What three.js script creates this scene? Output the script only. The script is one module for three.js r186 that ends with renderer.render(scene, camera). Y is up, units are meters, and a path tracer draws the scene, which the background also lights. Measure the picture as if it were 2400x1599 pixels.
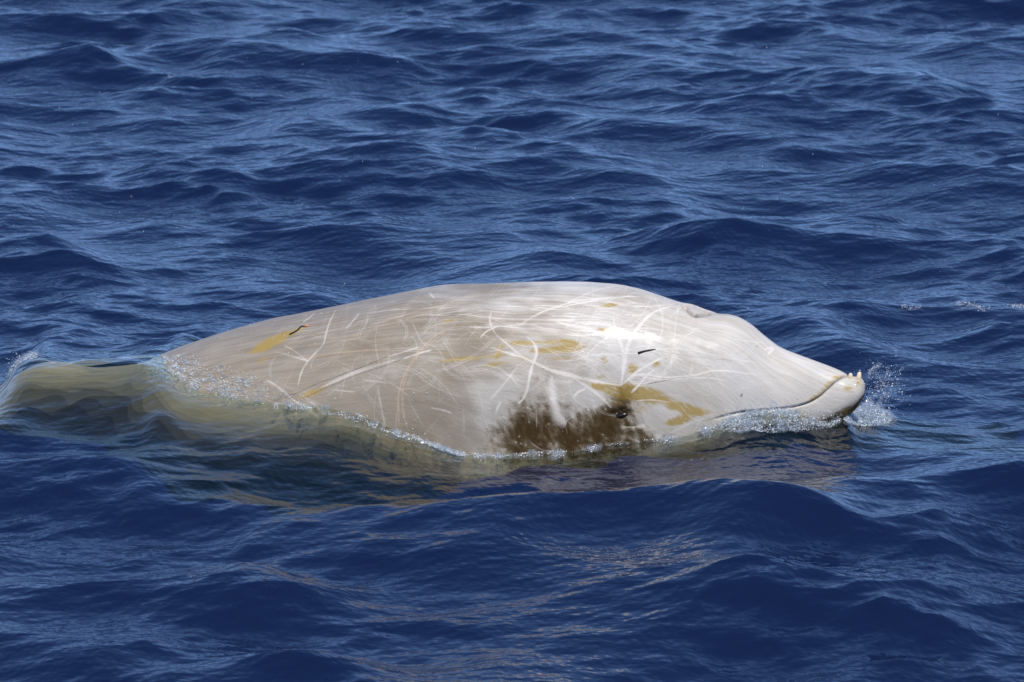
import * as THREE from 'three';
import { createNoise2D, createNoise3D } from 'simplex-noise';

// ------------------------------------------------------------------ camera, sky, sun, exposure
const rad = Math.PI / 180;
const DOWN = 11.5 * rad, EYE_Y = 4.2, AIM_Z = -1.6;             // a telephoto lens on a boat's deck, looking down on the sea
const F = 12662, PX = 1200, PY = 799.5;                          // focal length in pixels of the 2400 x 1599 photograph
const eye = new THREE.Vector3(0, EYE_Y, AIM_Z + EYE_Y / Math.tan(DOWN));
const camera = new THREE.PerspectiveCamera(2 * Math.atan(PY / F) / rad, 1024 / 682, 0.5, 9000);
camera.position.copy(eye);
camera.lookAt(0, 0, AIM_Z);
camera.focus = 19.3;
camera.userData.fStop = 9;

const scene = new THREE.Scene();
const renderer = new THREE.WebGLRenderer({ antialias: true });
renderer.toneMapping = THREE.LinearToneMapping;
renderer.toneMappingExposure = 1.0;
renderer.shadowMap.enabled = true;
{
  const W = 256, H = 128, d = new Float32Array(W * H * 4);
  for (let j = 0; j < H; j++) {
    const e = Math.max(0, Math.sin(((j + 0.5) / H - 0.5) * Math.PI)), k = Math.pow(1 - e, 2.6);
    for (let i = 0; i < W; i++) {
      const o = (j * W + i) * 4;
      d[o] = 0.07 + 0.28 * k; d[o + 1] = 0.168 + 0.455 * k; d[o + 2] = 0.435 + 0.76 * k; d[o + 3] = 1;
    }
  }
  const sky = new THREE.DataTexture(d, W, H, THREE.RGBAFormat, THREE.FloatType);
  sky.mapping = THREE.EquirectangularReflectionMapping;
  sky.magFilter = THREE.LinearFilter; sky.needsUpdate = true;
  scene.background = sky; scene.environment = sky;
}
const sun = new THREE.DirectionalLight(new THREE.Color().setRGB(1.0, 0.93, 0.81), 4.7);
sun.position.set(6, 40, 24); sun.target.position.set(0, 0, 0);
sun.castShadow = true; sun.shadow.mapSize.set(4096, 4096);
Object.assign(sun.shadow.camera, { left: -8, right: 8, top: 16, bottom: -16, near: 1, far: 120 });
scene.add(sun, sun.target);

// ------------------------------------------------------------------ helpers
let seed = 77123;
const rnd = () => { seed = (seed + 0x6d2b79f5) | 0; let t = Math.imul(seed ^ (seed >>> 15), 1 | seed); t = (t + Math.imul(t ^ (t >>> 7), 61 | t)) ^ t; return ((t ^ (t >>> 14)) >>> 0) / 4294967296; };
const gauss = () => Math.sqrt(-2 * Math.log(1 - rnd())) * Math.cos(6.283185 * rnd());
const n2 = createNoise2D(rnd), n3 = createNoise3D(rnd);
const { clamp, lerp, smoothstep } = THREE.MathUtils;
const bell = (x, w) => Math.exp(-(x / w) * (x / w));
const SD = Math.sin(DOWN), CD = Math.cos(DOWN);
// world point -> place in the photograph
const proj = (x, y, z) => {
  const dx = x - eye.x, dy = y - eye.y, dz = z - eye.z, depth = -dy * SD - dz * CD, v = dy * CD - dz * SD;
  return [PX + F * dx / depth, PY - F * v / depth];
};
// direction of the ray through a place in the photograph
const ray = (X, Y) => {
  const a = (X - PX) / F, b = (PY - Y) / F;
  return new THREE.Vector3(a, b * CD - SD, -b * SD - CD).normalize();
};
// monotone cubic through a table of rows [x, y]
function curve(rows) {
  const n = rows.length, xs = rows.map((r) => r[0]), ys = rows.map((r) => r[1]), d = [], m = [];
  for (let i = 0; i < n - 1; i++) d.push((ys[i + 1] - ys[i]) / (xs[i + 1] - xs[i]));
  m.push(d[0]);
  for (let i = 1; i < n - 1; i++) m.push(d[i - 1] * d[i] <= 0 ? 0 : 2 * d[i - 1] * d[i] / (d[i - 1] + d[i]));
  m.push(d[n - 2]);
  return (x) => {
    if (x <= xs[0]) return ys[0];
    if (x >= xs[n - 1]) return ys[n - 1];
    let i = 0; while (x > xs[i + 1]) i++;
    const h = xs[i + 1] - xs[i], t = (x - xs[i]) / h, t2 = t * t, t3 = t2 * t;
    return (2 * t3 - 3 * t2 + 1) * ys[i] + (t3 - 2 * t2 + t) * h * m[i] + (-2 * t3 + 3 * t2) * ys[i + 1] + (t3 - t2) * h * m[i + 1];
  };
}
const mesh = (name, g, m, parent = scene) => { const o = new THREE.Mesh(g, m); o.name = name; o.castShadow = o.receiveShadow = true; parent.add(o); return o; };

// ------------------------------------------------------------------ the whale's shape
// t: metres from the tip of the lower jaw back along the body; phi: angle round the body, 0 on the back, positive on the flank towards the boat.
const YAW = 12 * rad, TIP = new THREE.Vector3(1.262, 0, 0.16), CY = Math.cos(YAW), SY = Math.sin(YAW);
const toWorld = (x, y, z) => [TIP.x + x * CY - z * SY, y, TIP.z + x * SY + z * CY];
const LENGTH = 5.75;
const halfWidth = curve([[0, 0], [0.09, 0.032], [0.16, 0.048], [0.24, 0.058], [0.36, 0.076], [0.45, 0.098], [0.54, 0.128], [0.62, 0.165], [0.71, 0.212], [0.81, 0.262], [0.94, 0.325], [1.06, 0.385], [1.2, 0.445], [1.32, 0.49], [1.45, 0.51], [1.55, 0.51], [1.64, 0.49], [1.75, 0.45], [1.92, 0.34], [2.1, 0.22], [2.28, 0.1], [Math.sqrt(LENGTH), 0.02]]);
const tOf = (X, y, z0) => { let lo = -0.2, hi = 7; for (let i = 0; i < 40; i++) { const m = (lo + hi) / 2, [x, , z] = toWorld(-m, y, z0); if (proj(x, y, z)[0] > X) lo = m; else hi = m; } return lo; };
const TOP_PX = [[2026.5, 897], [2021, 888], [2012, 883], [1998, 881], [1987, 878], [1969, 869], [1943, 858], [1906, 844.5], [1870, 831], [1841, 820], [1822, 811], [1804, 798], [1782, 781], [1760, 762], [1738, 748.5], [1720, 741], [1698, 737], [1676, 736], [1660, 732], [1640, 725], [1615, 717], [1592, 711], [1556, 700], [1519, 687.5], [1483, 676], [1446, 669], [1373, 662], [1300, 660], [1200, 662], [1111, 666], [1038, 669], [965, 678], [892, 693], [819, 708], [746, 723], [673, 738], [585, 756], [511, 776], [438, 801], [365, 831], [321, 850]];
const BOTTOM_PX = [[2026.5, 924], [2022, 936], [2014, 950], [2001, 965], [1980, 980], [1958, 990]];
const tipY = (910 - PY) * -0.00154 / CD + (TIP.z - AIM_Z) * SD / CD;
const wide = curve([[0, tipY], [0.2, tipY - 0.02], [0.36, 0.125], [0.54, 0.13], [0.71, 0.12], [0.94, 0.08], [1.2, 0.02], [1.45, -0.05], [1.62, -0.14], [1.8, -0.22], [2.1, -0.3], [2.4, -0.34]]);
const power = (t) => 2 / (2 + 0.5 * smoothstep(t, 0.35, 0.7) * (1 - smoothstep(t, 1.3, 2.2)));
const round = (x, e) => Math.sign(x) * Math.pow(Math.abs(x), e);
const edge = (t, target, sign) => { // height of the back (or belly) whose outline from the boat falls on a given row
  const a = halfWidth(Math.sqrt(t)), yw = wide(Math.sqrt(t)), e = power(t);
  let lo = yw, hi = yw + sign * 1.2;
  for (let i = 0; i < 40; i++) {
    const m = (lo + hi) / 2; let best = sign > 0 ? 1e9 : -1e9;
    for (let k = 0; k <= 24; k++) {
      const p = (k / 24 - 0.5) * 2, w = toWorld(-t, yw + (m - yw) * round(Math.cos(p), e), a * round(Math.sin(p), e)), Y = proj(w[0], w[1], w[2])[1];
      best = sign > 0 ? Math.min(best, Y) : Math.max(best, Y);
    }
    if (sign > 0 ? best > target : best < target) lo = m; else hi = m;
  }
  return lo;
};
const topRows = [[0, tipY]], bottomRows = [[0, tipY]];
for (const [X, Y] of TOP_PX) { const t = tOf(X, 0.3, 0); if (t > 0) topRows.push([Math.sqrt(t), edge(t, Y, 1)]); }
for (const [X, Y] of BOTTOM_PX) { const t = tOf(X, 0.1, 0); if (t > 0) bottomRows.push([Math.sqrt(t), edge(t, Y, -1)]); }
{ const y0 = topRows.at(-1)[1]; for (const [t, d] of [[2.85, 0.022], [3.05, 0.052], [3.25, 0.12], [3.6, 0.2], [4, 0.27], [5, 0.42], [LENGTH, 0.55]]) topRows.push([Math.sqrt(t), y0 - d]); }
for (const r of [[0.2, 0.0], [0.42, -0.07], [0.7, -0.17], [1.0, -0.29], [1.4, -0.43], [2.0, -0.54], [2.5, -0.6], [3, -0.62], [3.7, -0.56], [4.5, -0.47], [LENGTH, -0.37]]) bottomRows.push([Math.sqrt(r[0]), r[1]]);
const backOf = curve(topRows), bellyOf = curve(bottomRows);
const skin = (t, phi) => { // a point of the smooth body, in the whale's own axes
  const s = Math.sqrt(Math.max(t, 0)), yw = wide(s), e = power(t), c = round(Math.cos(phi), e), a = halfWidth(s);
  return [-t, yw + (c > 0 ? backOf(s) - yw : yw - bellyOf(s)) * c, a * round(Math.sin(phi), e)];
};
const skinPx = (t, phi) => { const p = skin(t, phi), w = toWorld(p[0], p[1], p[2]); return proj(w[0], w[1], w[2]); };
// place in the photograph -> (t, phi) on the flank that faces the boat
const buckets = new Map(), CELL = 30, keyOf = (X, Y) => Math.floor(X / CELL) * 4096 + Math.floor(Y / CELL);
for (let i = 0; i < 260; i++) for (let j = 0; j < 110; j++) { const t = 3.6 * (i / 259) ** 1.5, phi = -0.25 + j / 109 * 2.6; const c = [t, phi, ...skinPx(t, phi)], k = keyOf(c[2], c[3]); if (!buckets.has(k)) buckets.set(k, []); buckets.get(k).push(c); }
function onSkin(X, Y) {
  let best = null, bd = 1e9;
  for (let r = 1; r < 40 && !best; r += 2) for (let i = -r; i <= r; i++) for (let j = -r; j <= r; j++) for (const c of buckets.get(keyOf(X + i * CELL, Y + j * CELL)) ?? []) { const d = (c[2] - X) ** 2 + (c[3] - Y) ** 2; if (d < bd) { bd = d; best = c; } }
  let [t, phi] = best, d0 = bd;
  for (let k = 0; k < 4; k++) {
    const [x, y] = skinPx(t, phi), [xa, ya] = skinPx(t + 1e-3, phi), [xb, yb] = skinPx(t, phi + 1e-3);
    const a = (xa - x) * 1e3, b = (xb - x) * 1e3, c = (ya - y) * 1e3, d = (yb - y) * 1e3, det = a * d - b * c;
    if (Math.abs(det) < 1e3) break;
    const nt = t + clamp(((X - x) * d - (Y - y) * b) / det, -0.05, 0.05), np = phi + clamp(((Y - y) * a - (X - x) * c) / det, -0.1, 0.1);
    const q = skinPx(Math.max(nt, 0), np), dd = (q[0] - X) ** 2 + (q[1] - Y) ** 2;
    if (dd > d0 + 1) break;
    t = Math.max(nt, 0); phi = np; d0 = dd;
  }
  return [t, phi];
}
const skinWorld = (X, Y) => { const [t, phi] = onSkin(X, Y), p = skin(t, phi); return toWorld(p[0], p[1], p[2]); };
// places read from enlargements of the photograph: H the head, M the middle, L the tail end
const H = (x, y) => [1300 + x / 2.737, 640 + y / 2.737], M = (x, y) => [600 + x / 2.737, 620 + y / 2.737], L = (x, y) => [x / 2.737, 720 + y / 2.737];

// ------------------------------------------------------------------ the whale's skin texture (pigment, scars, algae)
const TEX = 2048, uOf = (t) => t < 2.8 ? t / 2.8 * 0.92 : 0.92 + (t - 2.8) / (LENGTH - 2.8) * 0.08, vOf = (phi) => (phi + Math.PI) / (2 * Math.PI);
const layer = () => { const c = document.createElement('canvas'); c.width = c.height = TEX; const g = c.getContext('2d'); g.fillStyle = '#000'; g.fillRect(0, 0, TEX, TEX); g.lineCap = g.lineJoin = 'round'; return g; };
const texel = ([X, Y]) => { const [t, phi] = onSkin(X, Y); return [uOf(t) * TEX, vOf(phi) * TEX]; };
const white = layer(), peach = layer(), dark = layer(), ochre = layer(), brown = layer();
function scar(g, at, width, strength, ...c) {
  const pts = []; for (let i = 0; i < c.length; i += 2) pts.push(at(c[i], c[i + 1]));
  const path = new THREE.CatmullRomCurve3(pts.map(([x, y]) => new THREE.Vector3(x, y, 0)), false, 'centripetal'), N = Math.max(14, pts.length * 7), q = [];
  for (let i = 0; i <= N; i++) { const p = path.getPoint(i / N); q.push(texel([p.x, p.y])); }
  const k = rnd() * 50;
  for (const [w, a] of [[1.7, 0.35], [1.0, 0.5], [0.5, 0.6]]) for (let i = 0; i < N; i++) {
    const taper = Math.min(1, 0.35 + 4 * Math.min(i + 0.5, N - i - 0.5) / N), rough = 0.8 + 0.35 * n2(i * 0.35, k);
    g.lineWidth = Math.max(1.2, 1.35 * width / 2.737 * w * taper * rough);
    g.strokeStyle = `rgba(255,255,255,${clamp(strength * a * (0.85 + 0.3 * n2(i * 0.5, k + 9)), 0, 1)})`;
    g.beginPath(); g.moveTo(q[i][0], q[i][1]); g.lineTo(q[i + 1][0], q[i + 1][1]); g.stroke();
  }
}
function blot(g, at, x, y, rx, ry, turn, strength) {
  const [X, Y] = at(x, y), c = Math.cos(turn * rad), s = Math.sin(turn * rad); if (g === ochre) { rx *= 1.15; ry *= 1.1; } if (g === brown) { rx *= 1.18; ry *= 1.18; strength *= 0.5; }
  for (let k = 7; k > 0; k--) {
    g.fillStyle = `rgba(255,255,255,${strength * 0.24})`; g.beginPath();
    for (let i = 0; i <= 36; i++) {
      const a = i / 36 * 6.2832, r = k / 6 * (1 + 0.22 * n2(Math.cos(a) * 1.3 + x, Math.sin(a) * 1.3 + y)), ex = Math.cos(a) * rx * r / 2.737, ey = Math.sin(a) * ry * r / 2.737;
      const p = texel([X + ex * c - ey * s, Y + ex * s + ey * c]);
      if (i) g.lineTo(p[0], p[1]); else g.moveTo(p[0], p[1]);
    }
    g.fill();
  }
}
// pale scars, head
scar(white, H, 15, 0.9, 745, 215, 640, 250, 560, 320, 500, 400, 465, 480, 450, 580, 425, 720);
scar(white, H, 10, 0.8, 375, 280, 395, 380, 430, 470, 440, 560, 430, 720);
scar(white, H, 8, 0.7, 560, 300, 420, 370, 300, 440, 190, 540);
scar(white, H, 9, 0.9, 430, 720, 520, 640, 640, 570, 700, 540);
scar(white, H, 9, 0.9, 490, 770, 540, 720, 590, 660, 640, 620);
scar(white, H, 10, 0.95, 450, 700, 520, 655, 600, 655, 700, 670, 800, 665, 900, 655, 1000, 630, 1100, 628, 1200, 640, 1290, 650);
scar(white, H, 8, 0.6, 540, 660, 640, 680, 760, 685, 900, 672, 1040, 680, 1110, 695);
scar(white, H, 10, 0.85, 0, 625, 100, 650, 200, 680, 300, 700, 420, 725);
scar(white, H, 12, 0.5, 100, 660, 230, 745, 300, 800, 360, 860);
scar(white, H, 9, 0.6, 120, 800, 150, 765, 195, 745);
scar(white, H, 16, 0.85, 0, 225, 150, 195, 300, 165, 450, 150, 550, 150);
scar(white, H, 9, 0.7, 60, 200, 170, 150, 260, 110, 400, 85);
scar(white, H, 15, 0.6, 0, 310, 120, 340, 250, 360);
scar(white, H, 12, 0.6, 300, 160, 420, 200, 600, 215, 760, 200);
scar(white, H, 6, 0.6, 520, 820, 620, 815, 740, 830);
scar(white, H, 7, 0.5, 880, 1040, 935, 945);
scar(white, H, 8, 0.55, 720, 1040, 850, 975, 960, 930);
scar(white, H, 8, 0.5, 650, 490, 800, 485, 1000, 520, 1200, 560, 1320, 580);
scar(white, H, 6, 0.35, 770, 420, 750, 560, 745, 640);
scar(white, H, 13, 0.6, 1345, 492, 1400, 478, 1370, 525);
scar(white, H, 7, 0.5, 1120, 420, 1260, 440, 1350, 450);
scar(white, H, 10, 0.5, 0, 565, 120, 560, 220, 530, 400, 520, 560, 515);
scar(white, H, 10, 0.4, 0, 390, 200, 400, 380, 390);
scar(white, H, 5, 0.5, 430, 985, 500, 990, 545, 985);
blot(white, H, 670, 1050, 26, 20, 0, 0.8);
for (let i = 0; i < 26; i++) { const x = rnd() * 520, y = 110 + rnd() * 330; scar(white, H, 5 + rnd() * 8, 0.25 + rnd() * 0.3, x, y, x + 70, y - 4 + rnd() * 14, x + 150 + rnd() * 60, y + rnd() * 28); }
// pale scars, middle
scar(white, M, 9, 0.6, 510, 290, 470, 370, 445, 450, 430, 510, 370, 580, 310, 660, 285, 720, 270, 780);
scar(white, M, 11, 0.5, 375, 310, 300, 370);
scar(white, M, 13, 0.5, 660, 310, 620, 360, 580, 410);
scar(white, M, 6, 0.4, 720, 330, 700, 400, 660, 440);
scar(white, M, 18, 0.35, 420, 790, 620, 700, 900, 610);
scar(white, M, 9, 0.6, 850, 590, 960, 555, 1040, 530);
scar(white, M, 10, 0.8, 940, 605, 1040, 570, 1130, 545);
scar(white, M, 5, 0.4, 1000, 370, 1030, 430, 1060, 490, 1100, 525);
scar(white, M, 13, 0.85, 1510, 535, 1620, 570, 1720, 600, 1850, 660, 1950, 700, 2080, 730, 2200, 755, 2340, 775);
scar(white, M, 11, 0.85, 1740, 465, 1785, 510, 1800, 570, 1775, 640, 1755, 720, 1740, 800, 1715, 860, 1685, 890);
scar(white, M, 12, 0.75, 2330, 200, 2180, 215, 2030, 240, 1850, 300, 1750, 350, 1690, 390);
scar(white, M, 8, 0.6, 1510, 290, 1500, 360, 1540, 450, 1600, 500, 1680, 570, 1760, 620);
scar(white, M, 8, 0.55, 1370, 405, 1500, 405, 1700, 385, 1900, 380, 2100, 400, 2200, 440);
scar(white, M, 9, 0.8, 1440, 470, 1480, 430, 1550, 400);
scar(white, M, 6, 0.7, 640, 315, 800, 300, 950, 290, 1150, 280, 1300, 270);
scar(white, M, 6, 0.7, 960, 345, 1080, 325, 1200, 325, 1330, 320, 1450, 335, 1600, 345);
scar(white, M, 9, 0.5, 1110, 180, 1145, 220);
scar(white, M, 15, 0.6, 1500, 345, 1700, 350, 1900, 355, 2200, 350);
scar(white, M, 13, 0.5, 1560, 205, 1750, 215, 1950, 230, 2200, 260);
scar(white, M, 11, 0.5, 1560, 260, 1700, 270, 1850, 300);
scar(white, M, 8, 0.5, 1760, 170, 1800, 168, 1850, 160);
scar(white, M, 15, 0.5, 240, 870, 320, 920, 400, 980);
scar(white, M, 12, 0.5, 350, 880, 450, 970);
scar(white, M, 11, 0.4, 60, 740, 130, 780, 250, 880);
scar(white, M, 8, 0.3, 780, 780, 800, 900, 830, 1050);
scar(white, M, 7, 0.35, 490, 805, 640, 820);
scar(white, M, 7, 0.4, 680, 740, 850, 762);
scar(white, M, 6, 0.55, 1120, 920, 1200, 935, 1260, 955);
scar(white, M, 11, 0.3, 1690, 640, 1580, 780, 1500, 870);
scar(white, M, 4, 0.5, 1760, 1140, 1830, 1185, 1960, 1200);
scar(white, M, 34, 0.5, 1895, 720, 1905, 850, 1930, 960, 1985, 1020);
scar(white, M, 10, 0.4, 1535, 960, 1550, 920, 1570, 880);
scar(white, M, 9, 0.3, 150, 560, 330, 620, 120, 560);
scar(white, M, 6, 0.4, 330, 620, 230, 545, 180, 520);
for (let i = 0; i < 40; i++) { const x = 1350 + rnd() * 850, y = 150 + rnd() * 320; scar(white, M, 4 + rnd() * 9, 0.2 + rnd() * 0.3, x, y, x + 80, y + rnd() * 12, x + 170 + rnd() * 90, y + rnd() * 30); }
for (let i = 0; i < 46; i++) { const x = 120 + rnd() * 1300, y = 390 - x * 0.19 + rnd() * 160 + (x > 1000 ? (x - 1000) * 0.15 : 0), r = 100 + rnd() * 160; scar(white, M, 3 + rnd() * 6, 0.12 + rnd() * 0.2, x, y, x + r / 2, y - r * 0.1, x + r, y - r * 0.19); }
for (let i = 0; i < 60; i++) { const x = 200 + rnd() * 2000, y = 560 + rnd() * 420, a = rnd() * 3.1, r = 60 + rnd() * 220; scar(white, M, 2.5 + rnd() * 5, 0.05 + rnd() * 0.1, x, y, x + Math.cos(a) * r * 0.5, y + Math.sin(a) * r * 0.5 + 4, x + Math.cos(a) * r, y + Math.sin(a) * r); }
for (let i = 0; i < 26; i++) { const x = 1500 + rnd() * 900, y = 900 + rnd() * 320; blot(white, M, x, y, 3 + rnd() * 6, 3 + rnd() * 4, rnd() * 90, 0.3 + rnd() * 0.4); }
const rake = (at, x, y, a, r, bend, w, s) => { w *= 0.75; s *= 1.15; const c = Math.cos(a), n = Math.sin(a), p = (k, o) => [x + c * r * k - n * (bend * r * (k - k * k) * 4 + o), y + n * r * k + c * (bend * r * (k - k * k) * 4 + o)]; for (const o of rnd() < 0.45 ? [0, 9 + rnd() * 10] : [0]) scar(white, at, w, s, ...p(0, o), ...p(0.3, o), ...p(0.65, o), ...p(1, o)); };
for (let i = 0; i < 95; i++) rake(M, 900 + rnd() * 1350, 180 + rnd() * 520, gauss() * 0.55 - 0.1, 120 + rnd() * 420, gauss() * 0.16, 2.5 + rnd() * 5, 0.08 + rnd() * 0.26);
for (let i = 0; i < 55; i++) rake(M, 80 + rnd() * 1100, 380 + rnd() * 480, -0.3 + gauss() * 0.6, 100 + rnd() * 300, gauss() * 0.16, 2.5 + rnd() * 4, 0.06 + rnd() * 0.2);
for (let i = 0; i < 75; i++) rake(H, rnd() * 800, 150 + rnd() * 560, gauss() * 0.68, 90 + rnd() * 320, gauss() * 0.2, 2.5 + rnd() * 5, 0.12 + rnd() * 0.32);
for (let i = 0; i < 40; i++) rake(H, 600 + rnd() * 900, 380 + rnd() * 420, gauss() * 0.4, 80 + rnd() * 260, gauss() * 0.14, 2 + rnd() * 4, 0.08 + rnd() * 0.2);
// warm healed scars
scar(peach, M, 10, 0.7, 190, 640, 330, 605, 450, 580, 600, 560, 760, 550, 890, 552);
scar(peach, M, 8, 0.45, 330, 445, 450, 470, 600, 460, 750, 440);
scar(peach, M, 7, 0.35, 450, 490, 600, 482, 720, 460);
scar(peach, M, 9, 0.6, 770, 400, 900, 350, 1050, 300, 1200, 260, 1330, 210, 1450, 190, 1570, 170);
scar(peach, M, 8, 0.45, 740, 412, 900, 375, 1000, 345, 1150, 295, 1300, 250, 1500, 195);
scar(peach, M, 9, 0.7, 1380, 400, 1250, 405, 1150, 455, 1080, 520, 1020, 590, 960, 690, 930, 770, 912, 860, 915, 960, 920, 1040);
scar(peach, M, 7, 0.5, 1200, 440, 1090, 530, 1000, 640, 950, 760, 940, 880, 950, 980, 985, 1085);
scar(peach, M, 8, 0.5, 1690, 390, 1640, 440, 1580, 500, 1540, 570, 1520, 600);
scar(peach, M, 8, 0.5, 500, 300, 465, 370, 445, 450);
scar(peach, M, 9, 0.5, 1850, 655, 1990, 712, 2120, 745, 2300, 790);
scar(peach, H, 7, 0.5, 785, 192, 830, 230, 880, 265, 905, 300, 908, 330);
scar(peach, H, 6, 0.5, 1210, 335, 1280, 360);
scar(peach, H, 7, 0.5, 1058, 440, 1075, 520, 1080, 600);
scar(peach, H, 9, 0.6, 560, 720, 640, 700, 740, 682);
scar(peach, H, 10, 0.5, 1600, 640, 1700, 660, 1800, 655);
// dark scratches
scar(dark, M, 4, 0.9, 80, 890, 250, 830, 400, 765, 520, 720, 700, 650, 850, 590);
scar(dark, M, 4, 0.75, 240, 885, 400, 815, 560, 745, 700, 690, 800, 660, 940, 605);
scar(dark, M, 4, 0.7, 740, 408, 860, 365, 930, 345, 1010, 318);
scar(dark, M, 4, 0.7, 1100, 338, 1200, 330, 1310, 322);
scar(dark, M, 3, 0.4, 30, 470, 120, 420, 200, 385);
scar(dark, H, 3, 0.5, 650, 500, 800, 525, 1000, 550, 1140, 562);
scar(dark, H, 4, 0.6, 590, 715, 680, 697, 770, 680);
scar(dark, H, 3, 0.35, 860, 570, 980, 600, 1010, 606);
scar(dark, H, 6, 0.85, 1060, 922, 1120, 909, 1230, 889, 1350, 881, 1480, 867, 1570, 854, 1640, 829, 1700, 794, 1750, 749, 1800, 699, 1850, 667);
blot(dark, H, 1199, 786, 8, 13, 20, 0.9);
blot(dark, H, 1298, 470, 5, 4, 0, 0.6);
blot(dark, H, 905, 271, 24, 7, -8, 0.7);
scar(dark, H, 8, 0.9, 868, 270, 890, 279, 915, 280, 950, 274);
for (let i = 0; i < 40; i++) blot(dark, M, 400 + rnd() * 1700, 420 + rnd() * 560, 1.5 + rnd() * 2.5, 1.5 + rnd() * 2, 0, 0.3 + rnd() * 0.5);
// yellow-brown algae film
for (const [x, y, rx, ry, a, s] of [[75, 510, 105, 32, -27, 1], [120, 485, 100, 22, -27, 0.7], [235, 432, 90, 13, -24, 0.6], [40, 615, 40, 14, -25, 0.4], [1300, 610, 110, 12, -5, 0.75], [1545, 640, 100, 9, -9, 0.6], [1480, 590, 160, 9, -4, 0.4], [1715, 503, 80, 15, 0, 0.75], [1940, 500, 125, 20, 3, 0.75], [1925, 548, 130, 16, -3, 0.9], [2240, 422, 50, 10, 0, 0.8], [2270, 255, 50, 12, -5, 0.5], [360, 825, 85, 18, -24, 0.5], [1940, 606, 130, 8, 0, 0.4], [1210, 566, 70, 6, 2, 0.4], [772, 452, 9, 10, 0, 0.5], [1230, 360, 60, 10, -12, 0.3], [700, 340, 30, 8, -10, 0.25], [1560, 560, 20, 60, 30, 0.4], [1720, 600, 60, 12, 20, 0.5]]) blot(ochre, M, x, y, rx, ry, a, s);
for (const [x, y, rx, ry, a, s] of [[330, 720, 110, 45, 10, 0.22], [345, 367, 45, 13, 0, 0.85], [350, 203, 60, 18, -5, 0.5], [50, 490, 140, 22, -6, 0.7], [60, 547, 70, 7, 0, 0.5], [322, 560, 28, 22, 20, 0.4], [300, 660, 28, 13, 0, 0.5], [500, 610, 38, 30, -30, 0.6], [650, 588, 30, 18, -30, 0.55], [300, 730, 75, 22, 12, 0.55], [450, 770, 100, 62, 0, 0.7], [610, 785, 125, 38, 14, 0.85], [860, 872, 115, 30, 12, 1], [800, 945, 85, 22, -16, 0.9], [560, 870, 80, 40, -20, 0.16], [1745, 725, 85, 12, -42, 0.5], [1670, 800, 60, 14, -35, 0.55], [1885, 745, 36, 30, 30, 0.25], [1820, 665, 60, 10, -10, 0.35], [1950, 700, 30, 50, 0, 0.25], [1860, 900, 90, 30, -30, 0.25], [570, 440, 8, 6, 0, 0.4], [755, 516, 10, 6, 0, 0.5], [880, 575, 10, 6, 0, 0.3]]) blot(ochre, H, x, y, rx, ry, a, s);
// dark brown pigment behind and below the eye
for (const [x, y, rx, ry, a, s] of [[1760, 850, 170, 160, 20, 0.32], [1660, 1060, 150, 160, 0, 0.6], [1850, 930, 150, 120, 0, 0.3], [1900, 1090, 380, 170, -5, 1], [2250, 1160, 340, 130, 0, 0.9], [1880, 700, 60, 90, 10, 0.5], [1250, 1215, 340, 60, -3, 0.4], [520, 905, 150, 50, 22, 0.35], [720, 800, 60, 28, 10, 0.25], [430, 960, 80, 40, 20, 0.4], [1000, 1060, 200, 60, 15, 0.2], [1400, 1000, 120, 120, 0, 0.15]]) blot(brown, M, x, y, rx, ry, a, s);
for (const [x, y, rx, ry, a, s] of [[150, 1090, 450, 90, -4, 0.7], [640, 1085, 220, 48, -10, 0.6], [430, 815, 62, 110, 25, 2], [470, 745, 50, 40, 0, 1.2], [420, 915, 105, 52, -14, 2], [425, 915, 80, 36, -16, 2], [425, 915, 60, 26, -16, 2], [200, 930, 60, 90, 0, 0.25], [620, 970, 150, 40, -10, 0.25], [500, 760, 60, 40, 0, 0.35], [1880, 960, 140, 40, -25, 0.3], [1690, 1010, 250, 30, 0, 0.25]]) blot(brown, H, x, y, rx, ry, a, s);

const grab = (g) => g.getImageData(0, 0, TEX, TEX).data;
function soften(a, r) { // box blur of one channel
  const b = new Float32Array(TEX * TEX), c = new Float32Array(TEX * TEX);
  for (let y = 0; y < TEX; y++) { let s = 0; for (let x = -r; x < TEX + r; x++) { if (x < TEX) s += a[(y * TEX + Math.max(0, Math.min(TEX - 1, x + r))) * 4] / 255; if (x >= r + 0 && x - r - 1 >= 0) s -= a[(y * TEX + x - r - 1) * 4] / 255; if (x >= 0 && x < TEX) b[y * TEX + x] = s / (2 * r + 1); } }
  for (let x = 0; x < TEX; x++) { let s = 0; for (let y = -r; y < TEX + r; y++) { s += b[Math.max(0, Math.min(TEX - 1, y + r)) * TEX + x]; if (y - r - 1 >= 0) s -= b[(y - r - 1) * TEX + x]; if (y >= 0 && y < TEX) c[y * TEX + x] = Math.max(0, s / (2 * r + 1)); } }
  return c;
}
const wM = grab(white), pM = grab(peach), dM = grab(dark), oM = soften(grab(ochre), 5), bM = soften(grab(brown), 34);
const skinMap = new Uint8Array(TEX * TEX * 4), skinBump = new Uint8Array(TEX * TEX);
const toByte = (x) => { x = clamp(x, 0, 1); return Math.round(255 * (x < 0.0031308 ? 12.92 * x : 1.055 * Math.pow(x, 1 / 2.4) - 0.055)); };
const byteOf = new Uint8Array(4097).map((_, i) => toByte(i / 4096)), sb = (x) => byteOf[Math.round(clamp(x, 0, 1) * 4096)];
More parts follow.
